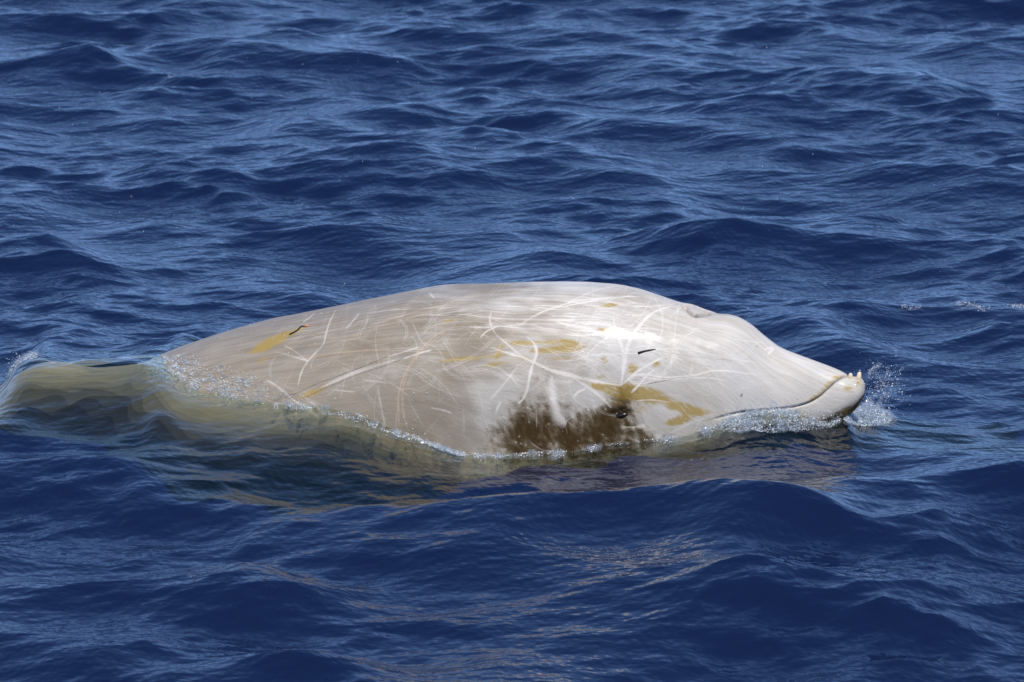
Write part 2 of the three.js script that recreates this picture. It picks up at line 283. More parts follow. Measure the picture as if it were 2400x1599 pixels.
for (let j = 0; j < TEX; j++) {
  const phi = ((j + 0.5) / TEX) * 2 * Math.PI - Math.PI, far = phi < -0.3 ? smoothstep(-phi, 0.3, 0.7) : 0, jm = TEX - 1 - j;
  for (let i = 0; i < TEX; i++) {
    const u = (i + 0.5) / TEX, t = u < 0.92 ? u / 0.92 * 2.8 : 2.8 + (u - 0.92) / 0.08 * (LENGTH - 2.8), r = halfWidth(Math.sqrt(t)) + 0.02;
    const k = j * TEX + i, km = jm * TEX + i;
    const get = (a, step) => Math.max(a[k * step], far ? far * a[km * step] : 0);
    const q = phi * r, streak = n2(t * 5, q * 55), fine = n2(t * 120, q * 190), grain = n2(t * 260, q * 420), broad = n3(t * 2.2, q * 3.2, 4), mid = n3(t * 9, q * 13, 7);
    // base: grey-mauve on the body, whiter on the head, edge of the change broken up
    const head = smoothstep(1.25 - t + 0.25 * broad + 0.1 * mid, -0.35, 0.35);
    let R = lerp(0.258, 0.48, head), G = lerp(0.223, 0.455, head), B = lerp(0.18, 0.422, head);
    const st2 = n2(t * 2.3 + 7, q * 24), upper = 1 - 0.65 * smoothstep(Math.abs(phi), 0.7, 1.3), m = 1 + 0.06 * broad + 0.06 * mid + (0.11 * streak + 0.09 * st2) * upper + 0.04 * fine + 0.035 * grain, hue = 0.06 * st2 * upper + 0.05 * broad;
    R *= m * (1 - 0.25 * hue); G *= m * (1 + 0.15 * hue); B *= m * (1 + 0.8 * hue);
    // brown pigment, grainy at its edge; the belly that never dries is brown too
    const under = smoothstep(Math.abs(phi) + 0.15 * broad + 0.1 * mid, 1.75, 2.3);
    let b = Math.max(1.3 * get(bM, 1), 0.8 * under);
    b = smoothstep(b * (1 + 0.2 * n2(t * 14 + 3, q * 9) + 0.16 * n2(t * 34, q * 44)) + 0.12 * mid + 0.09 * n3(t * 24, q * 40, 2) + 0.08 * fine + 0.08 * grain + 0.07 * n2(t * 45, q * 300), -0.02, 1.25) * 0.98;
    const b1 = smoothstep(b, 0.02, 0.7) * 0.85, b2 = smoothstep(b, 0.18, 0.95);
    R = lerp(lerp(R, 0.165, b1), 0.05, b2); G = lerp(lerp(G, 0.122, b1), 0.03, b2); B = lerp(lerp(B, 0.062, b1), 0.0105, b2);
    let o = 1.95 * get(oM, 1); o = smoothstep(o * (1 + 0.5 * n2(t * 12, q * 85) + 0.35 * mid + 0.3 * n3(t * 40, q * 60, 3) + 0.2 * fine), 0.05, 1.1) * 0.85;
    const od = b * 0.75;
    R = lerp(R, lerp(0.34, 0.095, od), o); G = lerp(G, lerp(0.235, 0.055, od), o); B = lerp(B, lerp(0.055, 0.01, od), o);
    const p = get(pM, 4) / 255 * (0.75 + 0.3 * mid);
    R = lerp(R, 0.47, p * 0.8); G = lerp(G, 0.34, p * 0.8); B = lerp(B, 0.235, p * 0.8);
    const w = clamp(get(wM, 4) / 255 * (0.66 + 0.34 * head) * (0.85 + 0.25 * mid + 0.12 * fine), 0, 1) * (1 - 0.35 * b);
    R = lerp(R, 0.7, w); G = lerp(G, 0.665, w); B = lerp(B, 0.63, w);
    const d = get(dM, 4) / 255;
    R = lerp(R, 0.09, d * 0.85); G = lerp(G, 0.06, d * 0.85); B = lerp(B, 0.055, d * 0.85);
    skinMap[k * 4] = sb(R); skinMap[k * 4 + 1] = sb(G); skinMap[k * 4 + 2] = sb(B); skinMap[k * 4 + 3] = 255;
    skinBump[k] = clamp(128 + 14 * fine + 8 * grain + 22 * n2(t * 22, q * 70) + 16 * n2(t * 60, q * 75) + 14 * w - 60 * d - (n2(t * 55 + 9, q * 55) > 0.72 ? 20 : 0), 0, 255);
  }
}
const tex = (data, w, h, ch) => { const x = new THREE.DataTexture(data, w, h, ch === 4 ? THREE.RGBAFormat : THREE.RedFormat); x.magFilter = THREE.LinearFilter; x.minFilter = THREE.LinearMipmapLinearFilter; x.generateMipmaps = true; x.wrapS = x.wrapT = THREE.RepeatWrapping; x.needsUpdate = true; return x; };
const skinTex = tex(skinMap, TEX, TEX, 4); skinTex.colorSpace = THREE.SRGBColorSpace;
const skinRough = (() => { // wet and half-dried patches
  const N = 1024, d = new Uint8Array(N * N * 4);
  for (let j = 0; j < N; j++) for (let i = 0; i < N; i++) { const t = i / N * 3, q = (j / N - 0.5) * 3.2, v = 0.49 + 0.1 * n2(t * 7 + 40, q * 20) + 0.08 * n2(t * 30, q * 90) + 0.06 * n2(t * 110, q * 160); d.fill(clamp(v, 0.2, 0.8) * 255, (j * N + i) * 4, (j * N + i) * 4 + 4); }
  return tex(d, N, N, 4);
})();
const skinMat = new THREE.MeshPhysicalMaterial({ name: 'wet_whale_skin', map: skinTex, bumpMap: tex(skinBump, TEX, TEX, 1), bumpScale: 0.0021, roughnessMap: skinRough, roughness: 1, specularIntensity: 0.45, clearcoat: 0.1, clearcoatRoughness: 0.2, ior: 1.36 });

// ------------------------------------------------------------------ the whale
const whale = new THREE.Group(); whale.name = 'whale';
whale.position.copy(TIP); whale.rotation.y = -YAW;
whale.userData = { label: 'pale scarred beaked whale surfacing with its head and back above the sea', category: 'whale' };
scene.add(whale);
{
  const ts = [0]; for (let t = 0; t < LENGTH;) { t += t < 1.05 ? clamp(0.0004 + 0.03 * t, 0.0004, 0.0042) : t < 2.9 ? 0.0065 : 0.03; ts.push(Math.min(t, LENGTH)); }
  const NT = ts.length, NP = 432, pos = new Float32Array(NT * (NP + 1) * 3), uv = new Float32Array(NT * (NP + 1) * 2), index = [];
  for (let i = 0; i < NT; i++) for (let j = 0; j <= NP; j++) {
    const phi = (j / NP) * 2 * Math.PI - Math.PI, k = i * (NP + 1) + j, p = skin(ts[i], phi);
    pos.set(p, k * 3); uv[k * 2] = uOf(ts[i]); uv[k * 2 + 1] = vOf(phi);
    if (i < NT - 1 && j < NP) { const a = k, b = k + 1, c = k + NP + 1, d = c + 1; index.push(a, c, b, b, c, d); }
  }
  const g = new THREE.BufferGeometry();
  g.setAttribute('position', new THREE.BufferAttribute(pos, 3)); g.setAttribute('uv', new THREE.BufferAttribute(uv, 2));
  g.setIndex(new THREE.BufferAttribute(new Uint32Array(index), 1)); g.computeVertexNormals();
  const nor = g.attributes.normal.array;
  for (let i = 0; i < NT; i++) { const a = (i * (NP + 1)) * 3, b = a + NP * 3; for (let c = 0; c < 3; c++) nor[a + c] = nor[b + c] = nor[a + c] + nor[b + c]; const l = Math.hypot(nor[a], nor[a + 1], nor[a + 2]) || 1; for (let c = 0; c < 3; c++) { nor[a + c] /= l; nor[b + c] /= l; } }
  // which way is out
  { const k = (Math.floor(NT * 0.6) * (NP + 1) + Math.floor(NP * 0.75)) * 3; if (nor[k + 2] < 0) { for (let i = 0; i < nor.length; i++) nor[i] *= -1; const ix = g.index.array; for (let i = 0; i < ix.length; i += 3) { const s = ix[i]; ix[i] = ix[i + 1]; ix[i + 1] = s; } } }
  const line = (pts, n) => { const c = new THREE.CatmullRomCurve3(pts.map(([x, y]) => { const [t, phi] = onSkin(x, y); return new THREE.Vector3(t, phi, 0); })), out = []; for (let i = 0; i <= n; i++) { const q = c.getPoint(i / n), p = skin(q.x, q.y); out.push([p[0], p[1], p[2], q.x, q.y]); } return out; };
  const mouthPx = [[1987, 880], [1976, 884], [1958, 896], [1939, 914], [1921, 930], [1899, 943], [1874, 951], [1841, 957], [1793, 961], [1749, 965], [1709, 973], [1673, 983], [1650, 990]];
  const mouth = line(mouthPx, 260);
  { const [x0, , , t0, p0] = mouth[0]; for (let i = 12; i > 0; i--) { const phi = p0 * (1 - i / 12), p = skin(t0 - 0.002, phi); mouth.unshift([p[0], p[1], p[2], t0, phi]); } }
  const mouthPhi = curve(mouth.map((m) => [m[3], m[4]]).sort((a, b) => a[0] - b[0]).filter((m, i, a) => !i || m[0] > a[i - 1][0] + 1e-5));
  const t0 = mouth[0][3], t1 = mouth.at(-1)[3];
  const blow = line([[1606, 722], [1616, 731], [1627, 740], [1638, 740], [1650, 738], [1664, 735.5]], 70);
  const eyeAt = onSkin(1454, 973), eyeP = skin(...eyeAt), fold = line([[1440, 1000], [1465, 1004], [1490, 1003], [1515, 996]], 30), lid = line([[1424, 968], [1440, 955], [1460, 951], [1482, 958]], 40), lid2 = line([[1424, 978], [1440, 986], [1460, 988], [1484, 974]], 40);
  const near = (q, x, y, z) => { let b = 1e9; for (const m of q) { const d = (m[0] - x) ** 2 + (m[1] - y) ** 2 + (m[2] - z) ** 2; if (d < b) b = d; } return Math.sqrt(b); };
  const finT = tOf(95, 0.2, 0);
  for (let i = 0; i < NT; i++) for (let j = 0; j <= NP; j++) {
    const phi = (j / NP) * 2 * Math.PI - Math.PI, ap = Math.abs(phi), k = (i * (NP + 1) + j) * 3, t = ts[i], x = pos[k], y = pos[k + 1], z = Math.abs(pos[k + 2]);
    let d = 0;
    if (t < 0.75 && ap < 2.4) {
      const dm = near(mouth, x, y, z), lower = t < t0 || ap > mouthPhi(t);
      const fade = 1 - smoothstep(t, t1 - 0.14, t1 + 0.01);
      d -= fade * (0.009 * bell(dm, 0.0034) + (lower ? 0.004 * Math.exp(-dm / 0.03) : 0));
    }
    if (t > 0.4 && t < 0.85 && ap < 1.1) {
      const db = near(blow, x, y, z);
      d -= 0.034 * bell(db, 0.0075); if (db < 0.08) d += 0.003 * bell(db - 0.028, 0.016);
    }
    if (t > 0.75 && t < 1.15 && phi > 0.5) {
      const ex = (x - eyeP[0]), ey = (y - eyeP[1]) * 1.9, de = Math.hypot(ex, ey);
      d += 0.003 * bell(de - 0.06, 0.025) - 0.008 * bell(de, 0.034);
      d += 0.003 * bell(near(lid, x, y, z), 0.006) + 0.0025 * bell(near(lid2, x, y, z), 0.0055) - 0.003 * bell(near(fold, x, y - 0.006, z), 0.006) + 0.003 * bell(near(fold, x, y + 0.004, z), 0.007);
    }
    d += 0.0035 * n3(x * 2.1, y * 2.4, pos[k + 2] * 2.4) * smoothstep(t, 0.3, 1) + 0.0012 * n3(x * 9, y * 9, pos[k + 2] * 9) * smoothstep(t, 0.1, 0.6);
    pos[k] += nor[k] * d; pos[k + 1] += nor[k + 1] * d; pos[k + 2] += nor[k + 2] * d;
    // low dorsal fin, under the hump of water
    const ft = (t - finT) / 0.2; if (Math.abs(ft) < 1 && ap < 0.5) pos[k + 1] += 0.055 * (1 - ft * ft) * bell(phi, 0.2);
  }
  g.computeVertexNormals();
  const n = g.attributes.normal.array;
  for (let i = 0; i < NT; i++) { const a = (i * (NP + 1)) * 3, b = a + NP * 3; for (let c = 0; c < 3; c++) n[a + c] = n[b + c] = n[a + c] + n[b + c]; const l = Math.hypot(n[a], n[a + 1], n[a + 2]) || 1; for (let c = 0; c < 3; c++) { n[a + c] /= l; n[b + c] /= l; } }
  mesh('body', g, skinMat, whale);
  // the eye, half closed between its lids
  const eg = new THREE.SphereGeometry(0.026, 32, 20); eg.scale(1, 0.38, 0.5); eg.rotateZ(0.28);
  const eb = mesh('eye', eg, new THREE.MeshPhysicalMaterial({ name: 'dark_eye', color: new THREE.Color().setRGB(0.012, 0.009, 0.008), roughness: 0.3, clearcoat: 0.4, clearcoatRoughness: 0.2 }), whale);
  eb.position.set(eyeP[0], eyeP[1] - 0.003, eyeP[2] - 0.0095);
  // the two teeth at the tip of the lower jaw
  const toothMat = new THREE.MeshPhysicalMaterial({ name: 'ivory', color: new THREE.Color().setRGB(0.72, 0.62, 0.42), roughness: 0.4, clearcoat: 0.4 });
  for (const [X, Y, h, s] of [[1993, 884, 0.017, 1], [2011, 886, 0.02, -1]]) {
    const tg = new THREE.LatheGeometry([[0.009, -0.014], [0.009, 0], [0.0084, 0.3 * h], [0.007, 0.62 * h], [0.0055, 0.84 * h], [0.0032, 0.96 * h], [0, h]].map(([x, y]) => new THREE.Vector2(x, y)), 18);
    const [t, phi] = onSkin(X, Y), q = skin(t, phi), o = mesh('tooth', tg, toothMat, whale);
    o.position.set(q[0], q[1] - 0.002, s > 0 ? Math.max(0.012, q[2] - 0.006) : -0.012);
    o.rotation.set(s * 0.12, 0, s > 0 ? -0.1 : -0.14);
  }
  // thin dark parasites trailing from the skin
  const worm = new THREE.MeshPhysicalMaterial({ name: 'dark_parasite', color: new THREE.Color().setRGB(0.022, 0.01, 0.008), roughness: 0.6, specularIntensity: 0.3 });
  const cyst = new THREE.MeshPhysicalMaterial({ name: 'sore_skin', color: new THREE.Color().setRGB(0.5, 0.2, 0.11), roughness: 0.4 });
  for (const [pts, thick, sore] of [[[[1537, 819], [1525, 821], [1510, 824], [1496, 828]], [1.2, 1.5, 2.0, 2.8], 0], [[[713, 764.5], [706, 766], [699, 773], [690, 779], [678, 785]], [1.3, 1.3, 1.4, 1.5, 1.5], 1]]) {
    const sp = pts.map(([X, Y], i) => { const [t, phi] = onSkin(X, Y), q = skin(t, phi), o = i ? 0.0022 : -0.001; return new THREE.Vector3(q[0], q[1] + o * Math.cos(phi), q[2] + o * Math.sin(phi)); });
    const c = new THREE.CatmullRomCurve3(sp), tg = new THREE.TubeGeometry(c, 30, 1, 8, false), a = tg.attributes.position, cp = new THREE.Vector3();
    for (let i = 0; i <= 30; i++) { c.getPointAt(i / 30, cp); const f = i / 30 * (thick.length - 1), lo = Math.min(Math.floor(f), thick.length - 2), r = lerp(thick[lo], thick[lo + 1], f - lo) * 0.00155; for (let j = 0; j <= 8; j++) { const v = i * 9 + j; a.setXYZ(v, cp.x + (a.getX(v) - cp.x) * r, cp.y + (a.getY(v) - cp.y) * r, cp.z + (a.getZ(v) - cp.z) * r); } }
    const o = mesh('skin_parasite', tg, worm, whale); o.userData.label = 'thin dark stalk hanging from the skin';
    if (sore) { const sg = new THREE.SphereGeometry(0.007, 14, 10); sg.scale(1.4, 0.7, 0.7); const s = mesh('sore', sg, cyst, o); const [t, phi] = onSkin(719, 764), q = skin(t, phi); s.position.set(q[0], q[1], q[2]); }
  }
}

// ------------------------------------------------------------------ the sea
// where the water meets the whale, read from the photograph and carried onto the flank
const EDGE_PX = [[345, 862], [385, 890], [420, 917], [457, 936], [530, 948], [621, 961], [712, 972], [800, 983], [859, 994], [911, 1012], [1002, 1042], [1086, 1072], [1185, 1076], [1258, 1067], [1331, 1062], [1404, 1049], [1519, 1040], [1610, 1026], [1684, 1004], [1720, 990], [1760, 980], [1800, 974], [1850, 974], [1900, 982], [1940, 990], [1985, 984]];
const contact = EDGE_PX.map(([X, Y]) => { const w = skinWorld(X, Y); return [w[0], w[1], w[2]]; });
{ const back = [];
  for (const [X, Y] of [[-700, 985], [-420, 940], [-200, 905], [-60, 890], [0, 880], [22, 868], [45, 842], [66, 829], [96, 827], [131, 837], [183, 847], [226, 848], [274, 847]]) {
    const t = tOf(X, 0.2, 0), w = toWorld(-t, 0, 0), y = (-(Y - PY) * (eye.z - w[2]) / CD / F + (w[2] - AIM_Z) * SD) / CD; back.push([w[0], y, w[2] + 0.12]);
  }
  contact.unshift(...back); }
const tipW = toWorld(0, 0, 0);
contact.push([tipW[0] - 0.012, 0.045, tipW[2] + 0.01]);
contact.sort((a, b) => a[0] - b[0]);
const contactH = curve([[-3.6, 0.0], ...contact.map((c) => [c[0], c[1]]), [tipW[0] + 0.12, 0.03], [tipW[0] + 0.5, 0]]);
const contactZ = curve([...contact.map((c) => [c[0], c[2]])]);
const rearZ = (x) => { const zc = contactZ(x), za = axisZ(x), f = smoothstep(x, contact[12][0] - 0.02, contact[13][0] + 0.12); return Math.min(zc - 0.01, lerp(za - 0.04, 2 * za - zc, f)); };
const axisZ = (x) => TIP.z + (Math.min(x, tipW[0]) - TIP.x) * SY / CY;
// wind waves
const waves = [];
for (let i = 0; i < 112; i++) {
  const lam = 0.085 * Math.pow(3.4 / 0.085, (i + rnd()) / 112), k = 2 * Math.PI / lam;
  const slope = lam > 2 ? 0.04 : lam > 1 ? 0.078 : lam > 0.5 ? 0.112 : lam > 0.25 ? 0.108 : lam > 0.14 ? 0.094 : 0.066;
  const a = slope * Math.SQRT2 / Math.sqrt(112 / Math.log2(3.4 / 0.085)) / k, dir = Math.PI / 2 + 0.3 + gauss() * 0.8;
  waves.push([k * Math.cos(dir), k * Math.sin(dir), a, rnd() * 6.283, lam, Math.cos(dir) * a, Math.sin(dir) * a]);
}
// the larger single waves that stand out in the photograph: place of the crest, half-width and height in metres
const CRESTS = [[1130, 290, 0.42, 0.1, 0], [210, 135, 0.38, 0.085, 0.1], [390, 205, 0.34, 0.06, 0.1], [1440, 345, 0.3, 0.07, -0.1], [990, 245, 0.2, 0.05, 0], [240, 25, 0.6, 0.07, 0], [1790, 235, 0.32, 0.07, 0], [2120, 185, 0.4, 0.08, -0.05], [2300, 250, 0.35, 0.06, 0.1], [760, 365, 0.34, 0.07, 0], [1700, 545, 0.34, 0.07, 0], [1250, 590, 0.3, 0.06, 0], [130, 575, 0.45, 0.06, 0], [420, 1105, 0.4, 0.075, 0.05], [2180, 1120, 0.55, 0.09, 0.1], [1860, 1185, 0.36, 0.085, 0.15], [1650, 1270, 0.26, 0.05, 0], [2120, 1345, 0.4, 0.055, -0.05], [900, 1195, 0.42, 0.06, 0], [1180, 1192, 0.4, 0.06, 0.05], [1480, 1185, 0.38, 0.06, 0.1], [620, 1165, 0.35, 0.05, 0.05], [1700, 1165, 0.34, 0.05, 0.1], [270, 1320, 0.3, 0.055, 0], [640, 1480, 0.5, 0.06, 0.05], [1370, 1340, 0.38, 0.05, -0.1], [270, 975, 0.2, 0.05, 0.1], [150, 960, 0.25, 0.05, -0.1], [2000, 800, 0.2, 0.05, 0], [1900, 760, 0.2, 0.04, 0]]
  .map(([X, Y, w, h, turn]) => { const d = ray(X, Y), s = (h * 0.8 - eye.y) / d.y; return [eye.x + d.x * s, eye.z + d.z * s, w, h, turn]; });
const out = [0, 0, 0];
function water(x, z, least = 0) { // displaced point of the surface; waves shorter than `least` are left out
  const zc = contactZ(x), za = axisZ(x), zb = rearZ(x), beyond = Math.max(0, x - tipW[0]), hc = contactH(x);
  const front = Math.max(z - zc, 0), rear = Math.max(zb - z, 0), off = Math.hypot(Math.max(front, rear), beyond);
  const aft = smoothstep(-x, 0.1, 0.9), reach = lerp(lerp(0.26, 0.46, aft), 0.8, smoothstep(-x, 0.95, 1.32));
  let base = hc / (1 + (off / reach) ** 2 * (1 + 0.6 * off / reach)) * (1 - smoothstep(off, 0.9, 2.2));
  if (x > 2.4 || x < -3.6) base = 0;
  const side = smoothstep(x, -3.4, -2.2) * (1 - smoothstep(x, tipW[0] + 0.1, tipW[0] + 0.7));
  const calm = 1 - side * (0.64 - 0.2 * aft) * bell(off, 0.34) - 0.3 * side * (1 - aft * 0.7) * smoothstep(off, 0.1, 0.35) * (1 - smoothstep(off, 0.65, 1.25)) * (0.4 + 0.6 * smoothstep(z - zc, -0.3, 0.2));
  const gust = clamp(0.78 + 0.62 * n2(x * 0.55 + 3, z * 0.33) + 0.25 * n2(x * 1.7, z * 1.0 + 8), 0.36, 1.5);
  base += 0.06 * side * (1 - 0.6 * aft) * bell(off - 1.32, 0.26) * (front > 0 ? 1 : 0) * (0.8 + 0.5 * n2(x * 1.6, 51));
  base -= 0.17 * smoothstep(z, 1.35, 3.9) * (1 - smoothstep(z, 5, 10));
  let y = 0, dx = 0, dz = 0;
  for (const w of waves) {
    if (w[4] < least) continue;
    const p = w[0] * x + w[1] * z + w[3], g = w[4] < 0.42 ? gust : 1, c = g * Math.cos(p), s = g * Math.sin(p);
    y += w[2] * c; dx -= w[5] * s; dz -= w[6] * s;
  }
  let lump = 0;
  if (Math.abs(x) < 5) for (const [cx, cz, w, h, turn] of CRESTS) {
    const ax = x - cx, az = z - cz + turn * ax; if (Math.abs(ax) > 2.2 * w || Math.abs(az) > 1.1) continue;
    const b = bell(ax, w) * h * (az > 0 ? Math.exp(-az / 0.2) * (1 + az / 0.2 * 0.35) : bell(az, 0.26));
    lump += b;
  }
  const size = 1.0;
  out[0] = x + 0.85 * size * dx * calm; out[1] = base + size * calm * y + lump * calm * 0.85; out[2] = z + 0.85 * size * dz * calm;
  return out;
}
const inPatch = (x, z) => { // metres inside the clear water round the whale; negative outside
  const zc = contactZ(x), zb = rearZ(x), wob = 0.12 * n2(x * 2.2, z * 2.2);
  return Math.min(zc + lerp(lerp(0.3, 1.15, smoothstep(-x, -0.2, 0.7)), 0.85, smoothstep(-x, 1.0, 1.6)) - z, z - (zb - 0.4), x + 2.7, tipW[0] + 0.55 - x) + wob;
};
const line1 = (lo, hi, step, far) => { const a = []; for (let x = lo; x < hi; x += step(x)) a.push(x); a.push(hi); let s = step(hi), x = hi; while (x < far) { s *= 1.19; x += s; a.push(x); } s = step(lo); x = lo; while (x > -far) { s *= 1.19; x -= s; a.unshift(x); } return a; };
const xs = line1(-3.3, 3.3, () => 0.0098, 3500), zs = line1(-12.2, 4.3, (z) => 0.012 + 0.014 * (4.3 - z) / 16.5, 3500), NX = xs.length, NZ = zs.length;
const wp = new Float32Array(NX * NZ * 3), wuv = new Float32Array(NX * NZ * 2), inside = new Float32Array(NX * NZ).fill(-1);
for (let j = 0; j < NZ; j++) for (let i = 0; i < NX; i++) {
  const k = j * NX + i, x = xs[i], z = zs[j], cell = Math.max((xs[Math.min(i + 1, NX - 1)] - xs[Math.max(i - 1, 0)]) / 2, (zs[Math.min(j + 1, NZ - 1)] - zs[Math.max(j - 1, 0)]) / 2);
  const p = water(x, z, cell > 0.03 ? cell * 4 : 0);
  wp[k * 3] = p[0]; wp[k * 3 + 1] = p[1]; wp[k * 3 + 2] = p[2]; wuv[k * 2] = x; wuv[k * 2 + 1] = -z;
  if (Math.abs(x) < 3.2 && z > -2.5 && z < 2.5) inside[k] = inPatch(x, z);
}
const openIx = [], clearIx = [], floorIx = [];
for (let j = 0; j < NZ - 1; j++) for (let i = 0; i < NX - 1; i++) {
  const a = j * NX + i, b = a + 1, c = a + NX, d = c + 1, to = inside[a] > 0 && inside[b] > 0 && inside[c] > 0 && inside[d] > 0 ? clearIx : openIx;
  to.push(a, c, b, b, c, d);
  if (inside[a] > -0.12 && inside[b] > -0.12 && inside[c] > -0.12 && inside[d] > -0.12) floorIx.push(a, c, b, b, c, d);
}
const whole = new THREE.BufferGeometry();
whole.setAttribute('position', new THREE.BufferAttribute(wp, 3)); whole.setAttribute('uv', new THREE.BufferAttribute(wuv, 2));
whole.setIndex(new THREE.BufferAttribute(new Uint32Array([...[openIx, clearIx].map((a) => a.length)].length ? openIx.length + clearIx.length : 0), 1));
whole.index.array.set(openIx, 0); whole.index.array.set(clearIx, openIx.length); whole.computeVertexNormals();
function piece(ix, sink = null) { // a part of the surface with its own vertices, sunk below the top by sink(k)
  const map = new Int32Array(NX * NZ).fill(-1), used = []; const idx = new Uint32Array(ix.length);
  for (let n = 0; n < ix.length; n++) { const k = ix[n]; if (map[k] < 0) { map[k] = used.length; used.push(k); } idx[n] = map[k]; }
  const p = new Float32Array(used.length * 3), u = new Float32Array(used.length * 2), nn = new Float32Array(used.length * 3), wn = whole.attributes.normal.array;
  used.forEach((k, n) => { for (let c = 0; c < 3; c++) { p[n * 3 + c] = wp[k * 3 + c]; nn[n * 3 + c] = wn[k * 3 + c]; } u[n * 2] = wuv[k * 2]; u[n * 2 + 1] = wuv[k * 2 + 1]; if (sink) p[n * 3 + 1] -= sink(k); });
  const g = new THREE.BufferGeometry();
  g.setAttribute('position', new THREE.BufferAttribute(p, 3)); g.setAttribute('uv', new THREE.BufferAttribute(u, 2)); g.setAttribute('normal', new THREE.BufferAttribute(nn, 3)); g.setIndex(new THREE.BufferAttribute(idx, 1));
  if (sink) g.computeVertexNormals();
  return g;
}
// fine ripples: a tile of 1.7 m
const RT = 1024, TILE = 1.7, ripple = new Float32Array(RT * RT), rippleB = new Uint8Array(RT * RT);
{ const comps = [];
  for (let i = 0; i < 70; i++) {
    const lam = 0.011 * Math.pow(0.15 / 0.011, rnd()), kk = TILE / lam, dir = Math.PI / 2 - 0.3 + gauss() * 0.75, nx = Math.round(kk * Math.cos(dir)), ny = Math.round(kk * Math.sin(dir)), k = Math.hypot(nx, ny) || 1;
    comps.push([nx, ny, 0.034 * TILE / (2 * Math.PI * k) * (lam < 0.025 ? 0.7 : 1), rnd() * 6.283]);
  }
  let lo = 1e9, hi = -1e9;
  const S = new Float32Array(RT * 4); 
  for (const [nx, ny, a, ph] of comps) for (let j = 0; j < RT; j++) { const py = ny * j / RT * 6.283185 + ph; for (let i = 0; i < RT; i++) ripple[j * RT + i] += a * Math.cos(nx * i / RT * 6.283185 + py); }
  for (const v of ripple) { if (v < lo) lo = v; if (v > hi) hi = v; }
  for (let i = 0; i < ripple.length; i++) rippleB[i] = Math.round((ripple[i] - lo) / (hi - lo) * 255);
  ripple.range = hi - lo;
}
const rippleTex = tex(rippleB, RT, RT, 1); rippleTex.repeat.set(1 / TILE, 1 / TILE);
const BUMP = ripple.range * 0.46;
const deep = new THREE.Color().setRGB(0.004, 0.0097, 0.038);
const seaMat = new THREE.MeshPhysicalMaterial({ name: 'deep_blue_water', color: deep, roughness: 0.07, ior: 1.333, bumpMap: rippleTex, bumpScale: BUMP });
const clearMat = new THREE.MeshPhysicalMaterial({ name: 'clear_water', color: new THREE.Color().setRGB(0.87, 0.91, 0.79), roughness: 0.05, ior: 1.333, transmission: 1, thickness: 0, bumpMap: rippleTex, bumpScale: BUMP });
const sea = new THREE.Group(); sea.name = 'sea'; sea.userData = { kind: 'structure', label: 'deep blue choppy sea surface around the whale', category: 'sea' }; scene.add(sea);
mesh('water_surface', piece(openIx), seaMat, sea);
mesh('clear_water', piece(clearIx), clearMat, sea);
[[0.014, 0.04], [0.03, 0.05], [0.047, 0.06], [0.064, 0.07], [0.082, 0.12], [0.1, 0.16], [0.12, 0.2], [0.141, 0.23], [0.164, 0.26], [0.19, 0.28], [0.22, 0.3], [0.258, 0.32], [0.34, 1]].forEach(([depth, opacity], n) => {
  const m = new THREE.MeshPhysicalMaterial({ name: 'murky_water', color: opacity < 1 ? new THREE.Color().setRGB(0.0075, 0.0135, 0.026) : deep, roughness: 1, specularIntensity: 0, opacity, transparent: opacity < 1 });
  mesh('murky_water', piece(opacity < 1 ? clearIx : floorIx, (k) => 0.0004 * (n + 1) + depth * smoothstep(inside[k], 0, 0.35) * (1 + 0.16 * n2(wp[k * 3] * 5, wp[k * 3 + 2] * 4 + n * 0.35))), m, sea);
});
// a ray through a place in the photograph meets the water
function onWater(X, Y) {
  const d = ray(X, Y); let lo = 12, hi = 45;
  for (let s = 14; s < 45; s += 0.02) { const p = eye.clone().addScaledVector(d, s); if (water(p.x, p.z)[1] > p.y) { lo = s - 0.02; hi = s; break; } }
  for (let i = 0; i < 10; i++) { const m = (lo + hi) / 2, p = eye.clone().addScaledVector(d, m); if (water(p.x, p.z)[1] > p.y) hi = m; else lo = m; }
  return eye.clone().addScaledVector(d, hi);
}

// ------------------------------------------------------------------ foam, froth and spray
const bubbleGeo = new THREE.IcosahedronGeometry(1, 1), lumpGeo = new THREE.IcosahedronGeometry(1, 4);
{ const p = lumpGeo.attributes.position; for (let i = 0; i < p.count; i++) { const x = p.getX(i), y = p.getY(i), z = p.getZ(i), r = 1 + 0.3 * n3(x * 1.3, y * 1.3, z * 1.3) + 0.16 * n3(x * 3.1, y * 3.1, z * 3.1 + 5); p.setXYZ(i, x * r, y * r, z * r); } lumpGeo.computeVertexNormals(); }
const frothMat = new THREE.MeshPhysicalMaterial({ name: 'froth', color: new THREE.Color().setRGB(0.9, 0.92, 0.94), roughness: 0.12, ior: 1.333, transmission: 0.45, thickness: 0 });
const dropMat = new THREE.MeshPhysicalMaterial({ name: 'clear_lump', color: new THREE.Color().setRGB(0.93, 0.95, 0.97), roughness: 0.02, ior: 1.333, transmission: 0.96, thickness: 0 });
